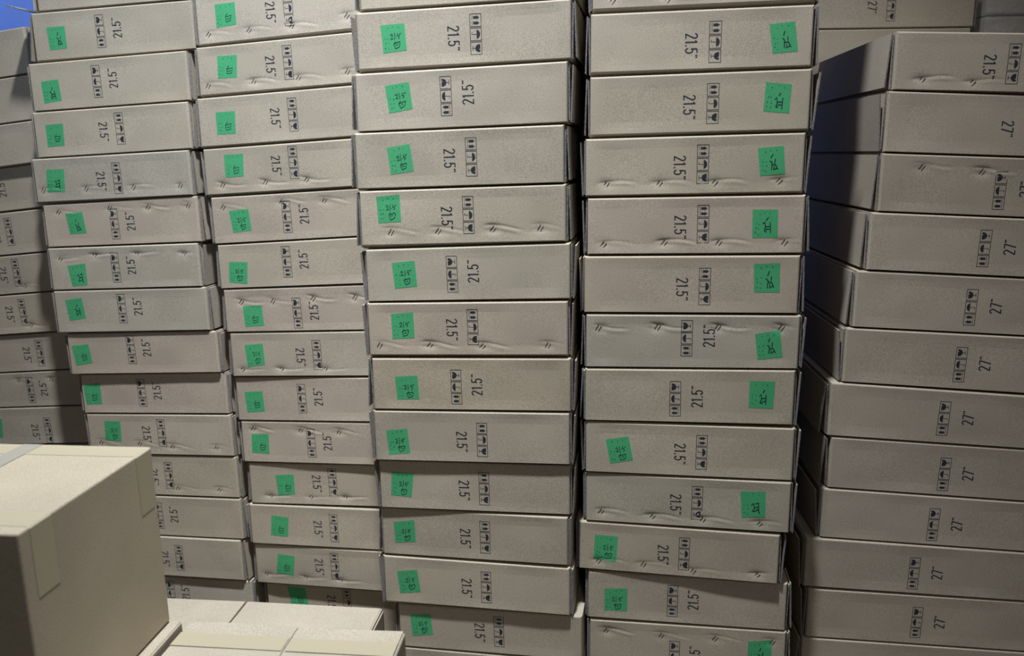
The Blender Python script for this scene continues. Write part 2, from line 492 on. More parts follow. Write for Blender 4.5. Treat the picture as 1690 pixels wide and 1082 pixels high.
# local carton data: stack, row, base point, turn, half widths, outer heights, print, sticker, staples
BOXES = [
 {'c':'Z','i':0,'p':[-1.8188,2.9539,1.8681],'y':-0.2275,'r':0.09142,'hl':0.2749,'hr':0.212,'z':[0.1506,0.1953,0.0442,0.0],'rb':[0.004,0.004]},
 {'c':'Z','i':1,'p':[-1.8187,2.953,1.7188],'y':-0.22714,'r':0.09057,'hl':0.275,'hr':0.212,'z':[0.1474,0.1917,0.0435,0.0],'rb':[0.004,0.004]},
 {'c':'Z','i':2,'p':[-1.82,2.9521,1.5739],'y':-0.22671,'r':0.08909,'hl':0.275,'hr':0.212,'z':[0.143,0.1866,0.0463,0.0],'rb':[0.004,0.004]},
 {'c':'Z','i':3,'p':[-1.8228,2.9722,1.4204],'y':-0.22657,'r':0.09487,'hl':0.275,'hr':0.212,'z':[0.1514,0.1977,0.0439,0.0],'rb':[0.0042,0.0067],'s':[-0.0306,0.0998],'o':'U'},
 {'c':'Z','i':4,'p':[-1.8194,2.9713,1.268],'y':-0.22629,'r':0.08985,'hl':0.275,'hr':0.212,'z':[0.1509,0.1948,0.0438,0.0],'rb':[0.004,0.004],'s':[0.0295,0.1098],'o':'D'},
 {'c':'Z','i':5,'p':[-1.8144,2.9706,1.1263],'y':-0.22601,'r':0.08978,'hl':0.2751,'hr':0.212,'z':[0.1403,0.1841,0.0432,0.0],'rb':[0.004,0.004],'s':[0.0308,0.1043],'o':'D','st':[[0.0593,0.0563]]},
 {'c':'Z','i':6,'p':[-1.8076,2.9699,0.978],'y':-0.22607,'r':0.08839,'hl':0.275,'hr':0.212,'z':[0.1472,0.1903,0.0427,0.0],'rb':[0.0053,0.0058],'s':[0.0272,0.108],'o':'D','st':[[0.0533,0.0593]]},
 {'c':'Z','i':7,'p':[-1.7711,2.9693,0.8382],'y':-0.22631,'r':0.08738,'hl':0.275,'hr':0.212,'z':[0.1412,0.1839,0.0425,0.0],'rb':[0.004,0.004],'s':[0.0336,0.0944],'o':'D'},
 {'c':'Z','i':8,'p':[-1.7686,2.9689,0.7032],'y':-0.22684,'r':0.08708,'hl':0.275,'hr':0.212,'z':[0.1335,0.176,0.0398,0.0],'rb':[0.004,0.004],'s':[-0.0312,0.0852],'o':'U','st':[[-0.0804,0.1206],[0.0645,0.1307]]},
 {'c':'Z','i':9,'p':[-1.7721,2.9683,0.555],'y':-0.22773,'r':0.08162,'hl':0.2749,'hr':0.212,'z':[0.1461,0.186,0.0398,0.0],'rb':[0.0051,0.0051],'s':[0.0268,0.0796],'o':'D','k':[[-0.248,0.1063],[-0.1751,0.1129],[-0.1823,0.0375],[-0.2556,0.0304]],'h':'w'},
 {'c':'A','i':0,'p':[-1.2179,2.7094,2.0812],'y':-0.19068,'r':0.01975,'hl':0.267,'hr':0.267,'z':[0.1485,0.1591,0.0155,0.0],'rb':[0.0062,0.004]},
 {'c':'A','i':1,'p':[-1.2308,2.7081,1.9291],'y':-0.17911,'r':0.02913,'hl':0.2778,'hr':0.2778,'z':[0.1496,0.1658,0.0224,0.0],'rb':[0.0076,0.004],'s':[-0.0399,0.0873],'o':'U','k':[[-0.2276,0.1055],[-0.1629,0.1078],[-0.1615,0.0413],[-0.2236,0.0366]],'h':'H'},
 {'c':'A','i':2,'p':[-1.26,2.7069,1.7778],'y':-0.17843,'r':0.04039,'hl':0.2762,'hr':0.2762,'z':[0.1483,0.1707,0.022,0.0],'rb':[0.004,0.004],'s':[-0.039,0.0882],'o':'U','k':[[-0.237,0.093],[-0.1748,0.0987],[-0.1698,0.0332],[-0.2338,0.0258]],'h':'H'},
 {'c':'A','i':3,'p':[-1.267,2.7058,1.6316],'y':-0.17745,'r':0.03978,'hl':0.2747,'hr':0.2747,'z':[0.1442,0.1661,0.0212,0.0],'rb':[0.004,0.0046],'s':[0.0316,0.0889],'o':'D','k':[[-0.2324,0.105],[-0.1685,0.1088],[-0.171,0.0397],[-0.2326,0.0357]],'h':'w'},
 {'c':'A','i':4,'p':[-1.2827,2.7046,1.4825],'y':-0.17179,'r':0.03869,'hl':0.2789,'hr':0.2789,'z':[0.1465,0.1681,0.026,0.0],'rb':[0.0096,0.0052],'s':[0.0213,0.0833],'o':'D','k':[[-0.2299,0.113],[-0.1649,0.1144],[-0.17,0.0434],[-0.236,0.0408]],'h':'H','st':[[-0.2508,0.0462],[-0.0935,0.0506],[0.0748,0.0545],[0.2397,0.0583]]},
 {'c':'A','i':5,'p':[-1.2695,2.7066,1.3402],'y':-0.17197,'r':0.04652,'hl':0.2772,'hr':0.2772,'z':[0.1412,0.167,0.0201,0.0],'rb':[0.004,0.0048],'s':[-0.0212,0.0788],'o':'U','k':[[-0.1962,0.1123],[-0.1339,0.1188],[-0.1262,0.049],[-0.1872,0.0453]],'h':'H','st':[[-0.2201,0.1181],[-0.0323,0.1327],[0.1041,0.133],[0.2459,0.1379]]},
 {'c':'A','i':6,'p':[-1.2749,2.7056,1.1958],'y':-0.17553,'r':0.03618,'hl':0.2728,'hr':0.2728,'z':[0.1425,0.1623,0.0202,0.0],'rb':[0.004,0.004],'s':[-0.0294,0.0802],'o':'U','k':[[-0.2068,0.0848],[-0.1397,0.093],[-0.1387,0.0213],[-0.1967,0.0157]],'h':'H','st':[[-0.2315,0.1049],[-0.1022,0.1212],[0.052,0.1267],[0.2201,0.1277]]},
 {'c':'A','i':7,'p':[-1.2683,2.7045,1.0467],'y':-0.17075,'r':0.03695,'hl':0.2784,'hr':0.2784,'z':[0.1474,0.168,0.0219,0.0],'rb':[0.0075,0.0062],'s':[-0.0291,0.0924],'o':'U','k':[[-0.2369,0.1174],[-0.1742,0.1268],[-0.1674,0.0564],[-0.2297,0.0477]],'h':'H'},
 {'c':'A','i':8,'p':[-1.2456,2.7074,0.9017],'y':-0.1733,'r':0.03923,'hl':0.2769,'hr':0.2769,'z':[0.1442,0.1659,0.0242,0.0],'rb':[0.0049,0.004],'s':[-0.0395,0.0953],'o':'U','k':[[-0.2613,0.1034],[-0.1985,0.1106],[-0.1903,0.0455],[-0.2533,0.0334]],'h':'w'},
 {'c':'A','i':9,'p':[-1.2276,2.7175,0.7598],'y':-0.17939,'r':0.04355,'hl':0.2728,'hr':0.2728,'z':[0.141,0.1648,0.0191,0.0],'rb':[0.004,0.0052],'s':[-0.0427,0.0831],'o':'U','k':[[-0.2644,0.1033],[-0.1988,0.1116],[-0.2001,0.037],[-0.2597,0.0335]],'h':'w'},
 {'c':'A','i':10,'p':[-1.2227,2.7165,0.6119],'y':-0.1821,'r':0.03493,'hl':0.2733,'hr':0.2733,'z':[0.1463,0.1654,0.0152,0.0],'rb':[0.004,0.0065],'s':[0.011,0.0896],'o':'D','k':[[-0.2045,0.1235],[-0.1435,0.124],[-0.1466,0.0523],[-0.2093,0.0514]],'h':'W','st':[[-0.2269,0.0434],[-0.0778,0.0455],[0.0471,0.0403],[0.2106,0.0446]]},
 {'c':'A','i':11,'p':[-1.2184,2.7192,0.4616],'y':-0.18348,'r':0.02783,'hl':0.275,'hr':0.275,'z':[0.1486,0.1639,0.014,0.0],'rb':[0.0048,0.006],'s':[0.0159,0.0832],'o':'D','k':[[-0.2221,0.1141],[-0.1575,0.1176],[-0.1617,0.0449],[-0.2267,0.0411]],'h':'w','st':[[0.0457,0.0371],[0.2017,0.0404]]},
 {'c':'A','i':12,'p':[-1.2155,2.7179,0.3103],'y':-0.18621,'r':0.02551,'hl':0.2753,'hr':0.2753,'z':[0.1496,0.1637,0.0134,0.0],'rb':[0.0043,0.0049],'s':[-0.0413,0.0817],'o':'U','k':[[-0.2296,0.1167],[-0.1642,0.121],[-0.1685,0.0467],[-0.2343,0.0421]],'h':'w'},
 {'c':'A','i':13,'p':[-1.2258,2.7166,0.1518],'y':-0.18963,'r':0.02436,'hl':0.2741,'hr':0.2741,'z':[0.1564,0.1698,0.0117,0.0],'rb':[0.0082,0.0099],'s':[0.0335,0.0855],'o':'D'},
 {'c':'A','i':14,'p':[-1.2043,2.7228,0.003],'y':-0.18047,'r':0.02142,'hl':0.2754,'hr':0.2754,'z':[0.1474,0.1592,0.0118,0.0],'rb':[0.0051,0.0051],'s':[-0.0421,0.0858],'o':'U'},
 {'c':'B','i':0,'p':[-0.6741,2.5807,1.9555],'y':-0.21855,'r':0.05151,'hl':0.2741,'hr':0.2741,'z':[0.1497,0.178,0.0248,0.0],'rb':[0.0072,0.0107],'s':[0.0297,0.0969],'o':'D','k':[[-0.2081,0.1189],[-0.1415,0.1231],[-0.1413,0.0597],[-0.2085,0.0524]],'h':'w','st':[[-0.2376,0.0338],[-0.1019,0.0407],[0.0365,0.0455],[0.2126,0.0669]]},
 {'c':'B','i':1,'p':[-0.6825,2.5799,1.8058],'y':-0.21731,'r':0.04525,'hl':0.2742,'hr':0.2742,'z':[0.1475,0.1723,0.026,0.0],'rb':[0.0088,0.0076],'s':[0.0267,0.0938],'o':'D','k':[[-0.2046,0.1207],[-0.1388,0.1219],[-0.1439,0.0568],[-0.2079,0.0552]],'h':'w','st':[[-0.2426,0.0344],[-0.0904,0.042],[0.0578,0.0484],[0.2144,0.0614]]},
 {'c':'B','i':2,'p':[-0.6896,2.5789,1.6526],'y':-0.21276,'r':0.04745,'hl':0.2777,'hr':0.2777,'z':[0.1509,0.1773,0.0273,0.0],'rb':[0.0078,0.0069],'s':[0.0391,0.0959],'o':'D','k':[[-0.2166,0.1089],[-0.1517,0.1118],[-0.1536,0.0449],[-0.2173,0.0422]],'h':'w'},
 {'c':'B','i':3,'p':[-0.6874,2.5779,1.5039],'y':-0.21479,'r':0.04908,'hl':0.2747,'hr':0.2747,'z':[0.1472,0.1742,0.0286,0.0],'rb':[0.0087,0.0071],'s':[0.0285,0.1037],'o':'D','k':[[-0.2035,0.1293],[-0.1373,0.1322],[-0.1413,0.0638],[-0.2033,0.0605]],'h':'w','st':[[-0.2167,0.0367],[-0.0709,0.0436],[0.0673,0.051]]},
 {'c':'B','i':4,'p':[-0.673,2.5769,1.3545],'y':-0.21165,'r':0.05203,'hl':0.2778,'hr':0.2778,'z':[0.1482,0.1771,0.0317,0.0],'rb':[0.004,0.004],'s':[-0.0207,0.088],'o':'U','k':[[-0.2171,0.1061],[-0.1498,0.1132],[-0.1438,0.0459],[-0.2087,0.038]],'h':'W','st':[[-0.2361,0.1182],[-0.0343,0.1355],[0.1071,0.1378]]},
 {'c':'B','i':5,'p':[-0.6691,2.576,1.2104],'y':-0.21515,'r':0.05702,'hl':0.274,'hr':0.274,'z':[0.1428,0.1741,0.0288,0.0],'rb':[0.004,0.004],'s':[-0.036,0.0919],'o':'U','k':[[-0.2366,0.089],[-0.1711,0.0898],[-0.1777,0.0192],[-0.2407,0.0235]],'h':'W'},
 {'c':'B','i':6,'p':[-0.6583,2.5751,1.0677],'y':-0.21269,'r':0.05262,'hl':0.2772,'hr':0.2772,'z':[0.1413,0.1705,0.0249,0.0],'rb':[0.004,0.0042],'s':[-0.0234,0.0717],'o':'U','k':[[-0.2122,0.0894],[-0.1454,0.0937],[-0.1417,0.0277],[-0.2083,0.0218]],'h':'w','st':[[-0.2171,0.1017],[-0.1054,0.1076],[0.0327,0.119],[0.1741,0.1257]]},
 {'c':'B','i':7,'p':[-0.6525,2.5744,0.9167],'y':-0.21602,'r':0.04479,'hl':0.2746,'hr':0.2746,'z':[0.1496,0.1742,0.0261,0.0],'rb':[0.0066,0.0051],'s':[0.0287,0.087],'o':'D','k':[[-0.2238,0.1109],[-0.1586,0.1187],[-0.1553,0.0479],[-0.2174,0.0377]],'h':'W','st':[[-0.2393,0.0272],[-0.1008,0.0341],[0.0523,0.0404]]},
 {'c':'B','i':8,'p':[-0.6509,2.5778,0.7662],'y':-0.2306,'r':0.04727,'hl':0.2742,'hr':0.2742,'z':[0.1488,0.1747,0.0255,0.0],'rb':[0.004,0.0043],'s':[-0.0369,0.0887],'o':'U','k':[[-0.2434,0.1005],[-0.1773,0.1073],[-0.1736,0.0379],[-0.2379,0.0306]],'h':'w'},
 {'c':'B','i':9,'p':[-0.6412,2.5769,0.6175],'y':-0.22986,'r':0.04652,'hl':0.2772,'hr':0.2772,'z':[0.1472,0.173,0.0271,0.0],'rb':[0.0063,0.0049],'s':[-0.0246,0.0861],'o':'U','k':[[-0.2406,0.1044],[-0.1777,0.1077],[-0.1799,0.0383],[-0.2432,0.0384]],'h':'w','st':[[-0.233,0.122],[-0.06,0.1269],[0.0762,0.1301]]},
 {'c':'B','i':10,'p':[-0.6296,2.5829,0.4699],'y':-0.21473,'r':0.04909,'hl':0.2743,'hr':0.2743,'z':[0.1465,0.1735,0.0214,0.0],'rb':[0.004,0.0095],'s':[0.0281,0.0975],'o':'D','k':[[-0.1779,0.1086],[-0.1115,0.1161],[-0.1102,0.0451],[-0.1718,0.0367]],'h':'w','st':[[-0.2032,0.0297],[-0.0542,0.0376],[0.0684,0.0457]]},
 {'c':'B','i':11,'p':[-0.6384,2.5814,0.3197],'y':-0.21918,'r':0.03903,'hl':0.2756,'hr':0.2756,'z':[0.148,0.1695,0.0226,0.0],'rb':[0.0063,0.0053],'s':[0.0326,0.0863],'o':'D','k':[[-0.1942,0.1136],[-0.1308,0.1104],[-0.1389,0.0388],[-0.2017,0.0408]],'h':'w'},
 {'c':'B','i':12,'p':[-0.6356,2.5832,0.1678],'y':-0.23294,'r':0.04079,'hl':0.2742,'hr':0.2742,'z':[0.1503,0.1727,0.02,0.0],'rb':[0.0084,0.0107],'s':[0.0231,0.0967],'o':'D','k':[[-0.1859,0.1225],[-0.1233,0.1195],[-0.1323,0.0475],[-0.198,0.0495]],'h':'w','st':[[-0.2375,0.0397],[-0.0887,0.0432],[0.0394,0.0447]]},
 {'c':'B','i':13,'p':[-0.6079,2.5955,0.0196],'y':-0.21963,'r':0.03664,'hl':0.2728,'hr':0.2728,'z':[0.1474,0.1674,0.02,0.0],'rb':[0.0051,0.0051],'s':[0.0281,0.1038],'o':'D','k':[[-0.1933,0.1442],[-0.1271,0.142],[-0.117,0.0761],[-0.1827,0.0711]],'h':'w'},
 {'c':'C','i':0,'p':[-0.1085,2.1834,1.9825],'y':-0.17279,'r':0.01725,'hl':0.2708,'hr':0.2708,'z':[0.1494,0.1588,0.0105,0.0],'rb':[0.0071,0.0059]},
 {'c':'C','i':1,'p':[-0.1157,2.1824,1.8329],'y':-0.16846,'r':0.01948,'hl':0.2762,'hr':0.2762,'z':[0.1476,0.1584,0.0149,0.0],'rb':[0.0106,0.0065],'s':[0.0365,0.0845],'o':'D','k':[[-0.2108,0.1144],[-0.1481,0.1181],[-0.1439,0.0523],[-0.2065,0.0468]],'h':'W'},
 {'c':'C','i':2,'p':[-0.125,2.1814,1.6835],'y':-0.16704,'r':0.02701,'hl':0.2767,'hr':0.2767,'z':[0.1473,0.1623,0.012,0.0],'rb':[0.004,0.0057],'s':[-0.0353,0.0861],'o':'U','k':[[-0.1965,0.1155],[-0.1321,0.1239],[-0.1247,0.0571],[-0.1878,0.047]],'h':'W'},
 {'c':'C','i':3,'p':[-0.1339,2.1803,1.5337],'y':-0.16566,'r':0.02164,'hl':0.2764,'hr':0.2764,'z':[0.1478,0.1598,0.0141,0.0],'rb':[0.0062,0.0041],'s':[0.0357,0.0829],'o':'D','k':[[-0.1891,0.1093],[-0.1268,0.1186],[-0.1184,0.0486],[-0.1813,0.0407]],'h':'W'},
 {'c':'C','i':4,'p':[-0.1293,2.1792,1.3779],'y':-0.16395,'r':0.02551,'hl':0.2763,'hr':0.2763,'z':[0.1541,0.1682,0.0191,0.0],'rb':[0.0115,0.0065],'s':[0.0194,0.0904],'o':'D','k':[[-0.2287,0.139],[-0.1649,0.1448],[-0.1627,0.0735],[-0.2256,0.0698]],'h':'W','st':[[-0.192,0.0456],[-0.063,0.0479],[0.0845,0.0531],[0.2092,0.0559]]},
 {'c':'C','i':5,'p':[-0.1194,2.1781,1.2326],'y':-0.16184,'r':0.03454,'hl':0.277,'hr':0.277,'z':[0.1438,0.1629,0.0131,0.0],'rb':[0.004,0.0071],'s':[-0.0387,0.0793],'o':'U','k':[[-0.2044,0.1082],[-0.1403,0.1149],[-0.1356,0.0458],[-0.1979,0.0389]],'h':'W'},
 {'c':'C','i':6,'p':[-0.1235,2.1772,1.0779],'y':-0.16201,'r':0.02356,'hl':0.2751,'hr':0.2751,'z':[0.1529,0.1658,0.0126,0.0],'rb':[0.0098,0.0102],'s':[0.018,0.0912],'o':'D','k':[[-0.2086,0.1236],[-0.1459,0.1296],[-0.1442,0.0582],[-0.2069,0.0538]],'h':'W','st':[[-0.2444,0.0348],[-0.1031,0.0371],[0.0433,0.0381],[0.2208,0.0443]]},
 {'c':'C','i':7,'p':[-0.1175,2.1758,0.9277],'y':-0.16073,'r':0.02294,'hl':0.2763,'hr':0.2763,'z':[0.1485,0.1612,0.0114,0.0],'rb':[0.0043,0.0055],'s':[-0.038,0.0732],'o':'U','k':[[-0.211,0.0976],[-0.1468,0.1026],[-0.1438,0.0352],[-0.2071,0.0319]],'h':'W'},
 {'c':'C','i':8,'p':[-0.12,2.175,0.777],'y':-0.16219,'r':0.02067,'hl':0.2757,'hr':0.2757,'z':[0.1489,0.1603,0.0086,0.0],'rb':[0.0047,0.0075],'s':[0.0332,0.0751],'o':'D','k':[[-0.2414,0.0914],[-0.1796,0.0995],[-0.1737,0.0271],[-0.2358,0.0205]],'h':'W'},
 {'c':'C','i':9,'p':[-0.116,2.1841,0.6289],'y':-0.16414,'r':0.01556,'hl':0.2733,'hr':0.2733,'z':[0.1464,0.1549,0.0065,0.0],'rb':[0.0049,0.0069],'s':[0.0314,0.0754],'o':'D','k':[[-0.2369,0.113],[-0.1724,0.1105],[-0.1811,0.0383],[-0.2411,0.0428]],'h':'W'},
 {'c':'C','i':10,'p':[-0.1198,2.187,0.4796],'y':-0.19023,'r':0.01182,'hl':0.2718,'hr':0.2718,'z':[0.1475,0.1539,0.0035,0.0],'rb':[0.0057,0.0086],'s':[0.0346,0.0769],'o':'D','k':[[-0.2359,0.1047],[-0.1733,0.1149],[-0.1718,0.0473],[-0.2343,0.0403]],'h':'W'},
 {'c':'C','i':11,'p':[-0.1174,2.1856,0.319],'y':-0.18757,'r':0.00642,'hl':0.2749,'hr':0.2749,'z':[0.1588,0.1623,0.0107,0.0],'rb':[0.0148,0.0077],'s':[0.0323,0.0826],'o':'D','k':[[-0.2352,0.1107],[-0.1738,0.1205],[-0.1649,0.0512],[-0.2279,0.0407]],'h':'W'},
 {'c':'C','i':12,'p':[-0.0815,2.1904,0.1779],'y':-0.18801,'r':0.01947,'hl':0.2743,'hr':0.2743,'z':[0.14,0.1507,0.0072,0.0],'rb':[0.004,0.0063],'s':[0.0303,0.078],'o':'D','k':[[-0.2389,0.1076],[-0.177,0.1165],[-0.1695,0.0497],[-0.2338,0.0386]],'h':'W'},
 {'c':'C','i':13,'p':[-0.0788,2.1893,0.0288],'y':-0.18859,'r':0.01315,'hl':0.2747,'hr':0.2747,'z':[0.1474,0.1546,0.0072,0.0],'rb':[0.0051,0.0051]},
 {'c':'D','i':0,'p':[0.477,2.1436,1.9638],'y':-0.15541,'r':0.00483,'hl':0.2678,'hr':0.2678,'z':[0.1534,0.156,0.0019,0.0],'rb':[0.0111,0.0118],'st':[[-0.2183,0.0269],[-0.0832,0.0242],[0.0454,0.0259],[0.1807,0.0273]]},
 {'c':'D','i':1,'p':[0.4741,2.1427,1.8122],'y':-0.15499,'r':0.0035,'hl':0.2691,'hr':0.2691,'z':[0.1497,0.1516,0.0054,0.0],'rb':[0.0109,0.0074],'s':[0.0379,0.0735],'o':'D','k':[[0.1657,0.1103],[0.2254,0.115],[0.2356,0.0452],[0.1756,0.0421]],'h':'H'},
 {'c':'D','i':2,'p':[0.4747,2.1413,1.6591],'y':-0.15643,'r':0.01,'hl':0.2706,'hr':0.2706,'z':[0.1512,0.1566,0.007,0.0],'rb':[0.0098,0.0083],'s':[0.0362,0.0796],'o':'D','k':[[0.1626,0.1278],[0.2241,0.1211],[0.2211,0.052],[0.1589,0.0581]],'h':'H'},
 {'c':'D','i':3,'p':[0.4662,2.141,1.5081],'y':-0.15186,'r':0.01291,'hl':0.2729,'hr':0.2729,'z':[0.1491,0.1561,0.005,0.0],'rb':[0.0067,0.0088],'s':[0.0248,0.0819],'o':'D','k':[[0.1586,0.1198],[0.2211,0.1244],[0.2275,0.0548],[0.1664,0.0516]],'h':'H','st':[[-0.2192,0.0329],[-0.0833,0.0336],[0.0552,0.0346],[0.2137,0.0376]]},
 {'c':'D','i':4,'p':[0.4728,2.139,1.3564],'y':-0.15302,'r':0.00909,'hl':0.2741,'hr':0.2741,'z':[0.15,0.155,0.0046,0.0],'rb':[0.0062,0.0066],'s':[0.0233,0.0825],'o':'D','k':[[0.1453,0.1189],[0.2077,0.1189],[0.2105,0.0478],[0.1473,0.047]],'h':'H','st':[[-0.232,0.0286],[-0.0744,0.0331],[0.0638,0.0333],[0.228,0.0347]]},
 {'c':'D','i':5,'p':[0.4661,2.137,1.2011],'y':-0.15348,'r':0.00847,'hl':0.2755,'hr':0.2755,'z':[0.1534,0.1581,0.0042,0.0],'rb':[0.0054,0.0058],'s':[0.0386,0.0758],'o':'D','k':[[0.1605,0.136],[0.2256,0.1383],[0.2286,0.0627],[0.1637,0.062]],'h':'H'},
 {'c':'D','i':6,'p':[0.4729,2.1351,1.0508],'y':-0.15334,'r':0.0076,'hl':0.2771,'hr':0.2771,'z':[0.1485,0.1528,0.0086,0.0],'rb':[0.0048,0.004],'s':[-0.0103,0.0875],'o':'U','k':[[0.1643,0.1016],[0.2271,0.1136],[0.2368,0.0418],[0.1736,0.0328]],'h':'H','st':[[-0.2437,0.1111],[-0.087,0.1157],[0.0686,0.1173],[0.2303,0.1194]]},
 {'c':'D','i':7,'p':[0.4693,2.1337,0.9004],'y':-0.15433,'r':0.01559,'hl':0.2754,'hr':0.2754,'z':[0.1486,0.1572,0.0006,0.0],'rb':[0.004,0.0103],'s':[-0.0329,0.0708],'o':'U','k':[[0.1596,0.126],[0.2247,0.1254],[0.2222,0.0509],[0.1595,0.0521]],'h':'H'},
 {'c':'D','i':8,'p':[0.4737,2.1339,0.7486],'y':-0.16132,'r':0.00102,'hl':0.2778,'hr':0.2778,'z':[0.1499,0.1505,0.0005,0.0],'rb':[0.0051,0.0051],'s':[0.0368,0.0732],'o':'D','k':[[-0.2224,0.0995],[-0.1604,0.1106],[-0.1471,0.0428],[-0.2098,0.03]],'h':'W'},
 {'c':'D','i':9,'p':[0.4737,2.1344,0.5961],'y':-0.17464,'r':0.00092,'hl':0.2765,'hr':0.2765,'z':[0.1508,0.1513,0.0,0.0058],'rb':[0.004,0.0079],'s':[0.0294,0.0779],'o':'D','k':[[0.1437,0.1184],[0.2099,0.1222],[0.2125,0.0477],[0.1497,0.0437]],'h':'H','st':[[-0.2338,0.0358],[-0.092,0.0282],[0.0458,0.0275],[0.1977,0.0258]]},
 {'c':'D','i':10,'p':[0.4529,2.1372,0.4462],'y':-0.17857,'r':-0.01048,'hl':0.2753,'hr':0.2753,'z':[0.1541,0.1483,0.0,0.0028],'rb':[0.0081,0.0052],'s':[0.0196,0.074],'o':'D','k':[[-0.2295,0.115],[-0.1645,0.1131],[-0.1696,0.0366],[-0.2334,0.04]],'h':'W','st':[[-0.2197,0.0335],[-0.0926,0.0329],[0.0457,0.0227],[0.2188,0.0235]]},
 {'c':'D','i':11,'p':[0.4823,2.1414,0.2959],'y':-0.15179,'r':-0.00512,'hl':0.2769,'hr':0.2769,'z':[0.1512,0.1483,0.0018,0.0],'rb':[0.0076,0.004],'s':[-0.0365,0.0726],'o':'U','k':[[-0.2295,0.0987],[-0.1642,0.1032],[-0.1646,0.0308],[-0.2298,0.0297]],'h':'W'},
 {'c':'D','i':12,'p':[0.4868,2.1401,0.1467],'y':-0.15352,'r':0.00327,'hl':0.2763,'hr':0.2763,'z':[0.1474,0.1492,0.0018,0.0],'rb':[0.0051,0.0051],'s':[-0.0315,0.0469],'o':'U','k':[[0.1731,0.1122],[0.2375,0.1197],[0.238,0.0409],[0.1731,0.0333]],'h':'H','st':[[-0.2284,0.1128],[-0.0699,0.1099],[0.0812,0.1124],[0.2394,0.1138]]},
 {'c':'E','i':0,'p':[1.2639,2.1798,1.7413],'y':-0.10206,'r':-0.04057,'hl':0.2761,'hr':0.2761,'z':[0.1728,0.1504,0.0,0.0276],'rb':[0.004,0.0074],'s':[0.0146,0.0855],'o':'D','st':[[-0.2041,0.0515],[-0.0804,0.0412]]},
 {'c':'E','i':1,'p':[1.3065,2.1787,1.5806],'y':-0.08628,'r':-0.05002,'hl':0.3288,'hr':0.3288,'z':[0.187,0.1541,0.0,0.0318],'rb':[0.004,0.004],'s':[0.0388,0.0894],'o':'D'},
 {'c':'E','i':2,'p':[1.3039,2.1778,1.424],'y':-0.08691,'r':-0.04831,'hl':0.3296,'hr':0.3296,'z':[0.1868,0.1549,0.0,0.0343],'rb':[0.004,0.004],'s':[-0.0255,0.0865],'o':'U','st':[[-0.2263,0.149],[-0.0733,0.1346]]},
 {'c':'E','i':3,'p':[1.2857,2.1769,1.2675],'y':-0.08784,'r':-0.052,'hl':0.3298,'hr':0.3298,'z':[0.19,0.1557,0.0,0.0348],'rb':[0.004,0.004],'s':[-0.0323,0.0923],'o':'U'},
 {'c':'E','i':4,'p':[1.2601,2.1796,1.1116],'y':-0.08729,'r':-0.05266,'hl':0.3302,'hr':0.3302,'z':[0.1902,0.1554,0.0,0.0334],'rb':[0.0042,0.004],'s':[-0.0259,0.0899],'o':'U'},
 {'c':'E','i':5,'p':[1.2414,2.1788,0.9483],'y':-0.08816,'r':-0.05055,'hl':0.3297,'hr':0.3297,'z':[0.1958,0.1625,0.0,0.0418],'rb':[0.004,0.0077],'s':[-0.021,0.095],'o':'U'},
 {'c':'E','i':6,'p':[1.2108,2.1782,0.7969],'y':-0.08892,'r':-0.0633,'hl':0.3308,'hr':0.3308,'z':[0.1934,0.1515,0.0,0.0381],'rb':[0.004,0.004],'s':[-0.0217,0.0934],'o':'U'},
 {'c':'E','i':7,'p':[1.2195,2.1775,0.6433],'y':-0.08912,'r':-0.05747,'hl':0.3292,'hr':0.3292,'z':[0.1893,0.1514,0.0,0.0368],'rb':[0.004,0.004],'s':[-0.0146,0.0839],'o':'U'},
 {'c':'E','i':8,'p':[1.2066,2.1772,0.4938],'y':-0.0877,'r':-0.05581,'hl':0.3292,'hr':0.3292,'z':[0.1852,0.1484,0.0,0.0346],'rb':[0.004,0.004],'s':[-0.0187,0.0821],'o':'U'},
 {'c':'E','i':9,'p':[1.1691,2.1772,0.3449],'y':-0.08476,'r':-0.05258,'hl':0.3315,'hr':0.3315,'z':[0.1839,0.149,0.0,0.0272],'rb':[0.0067,0.004],'s':[-0.0234,0.0808],'o':'U'},
 {'c':'E','i':10,'p':[1.1824,2.1762,0.1852],'y':-0.082,'r':-0.04103,'hl':0.3295,'hr':0.3295,'z':[0.1844,0.1574,0.0,0.0282],'rb':[0.004,0.004],'s':[-0.0163,0.0852],'o':'U'},
 {'c':'E','i':11,'p':[1.1737,2.1756,0.0268],'y':-0.0807,'r':-0.04276,'hl':0.3305,'hr':0.3305,'z':[0.1853,0.157,0.0,0.0283],'rb':[0.0051,0.0051]},
]

# ------------------------------------------------------------------ the hall
def box_mesh(x0, x1, y0, y1, z0, z1):
    V = [(x, y, z) for z in (z0, z1) for y in (y0, y1) for x in (x0, x1)]
    F = [(0, 2, 3, 1), (4, 5, 7, 6), (0, 1, 5, 4), (2, 6, 7, 3), (0, 4, 6, 2), (1, 3, 7, 5)]
    return V, F
V, F = box_mesh(-6, 6, -4, 6, -0.1, 0.0)
o = mesh_obj('floor', V, F, [floor_mat()]); o['kind'] = 'structure'
V, F = box_mesh(-6, 6, 3.75, 3.9, 0.0, 4.8)
o = mesh_obj('wall_back', V, F, [wall_mat()]); o['kind'] = 'structure'

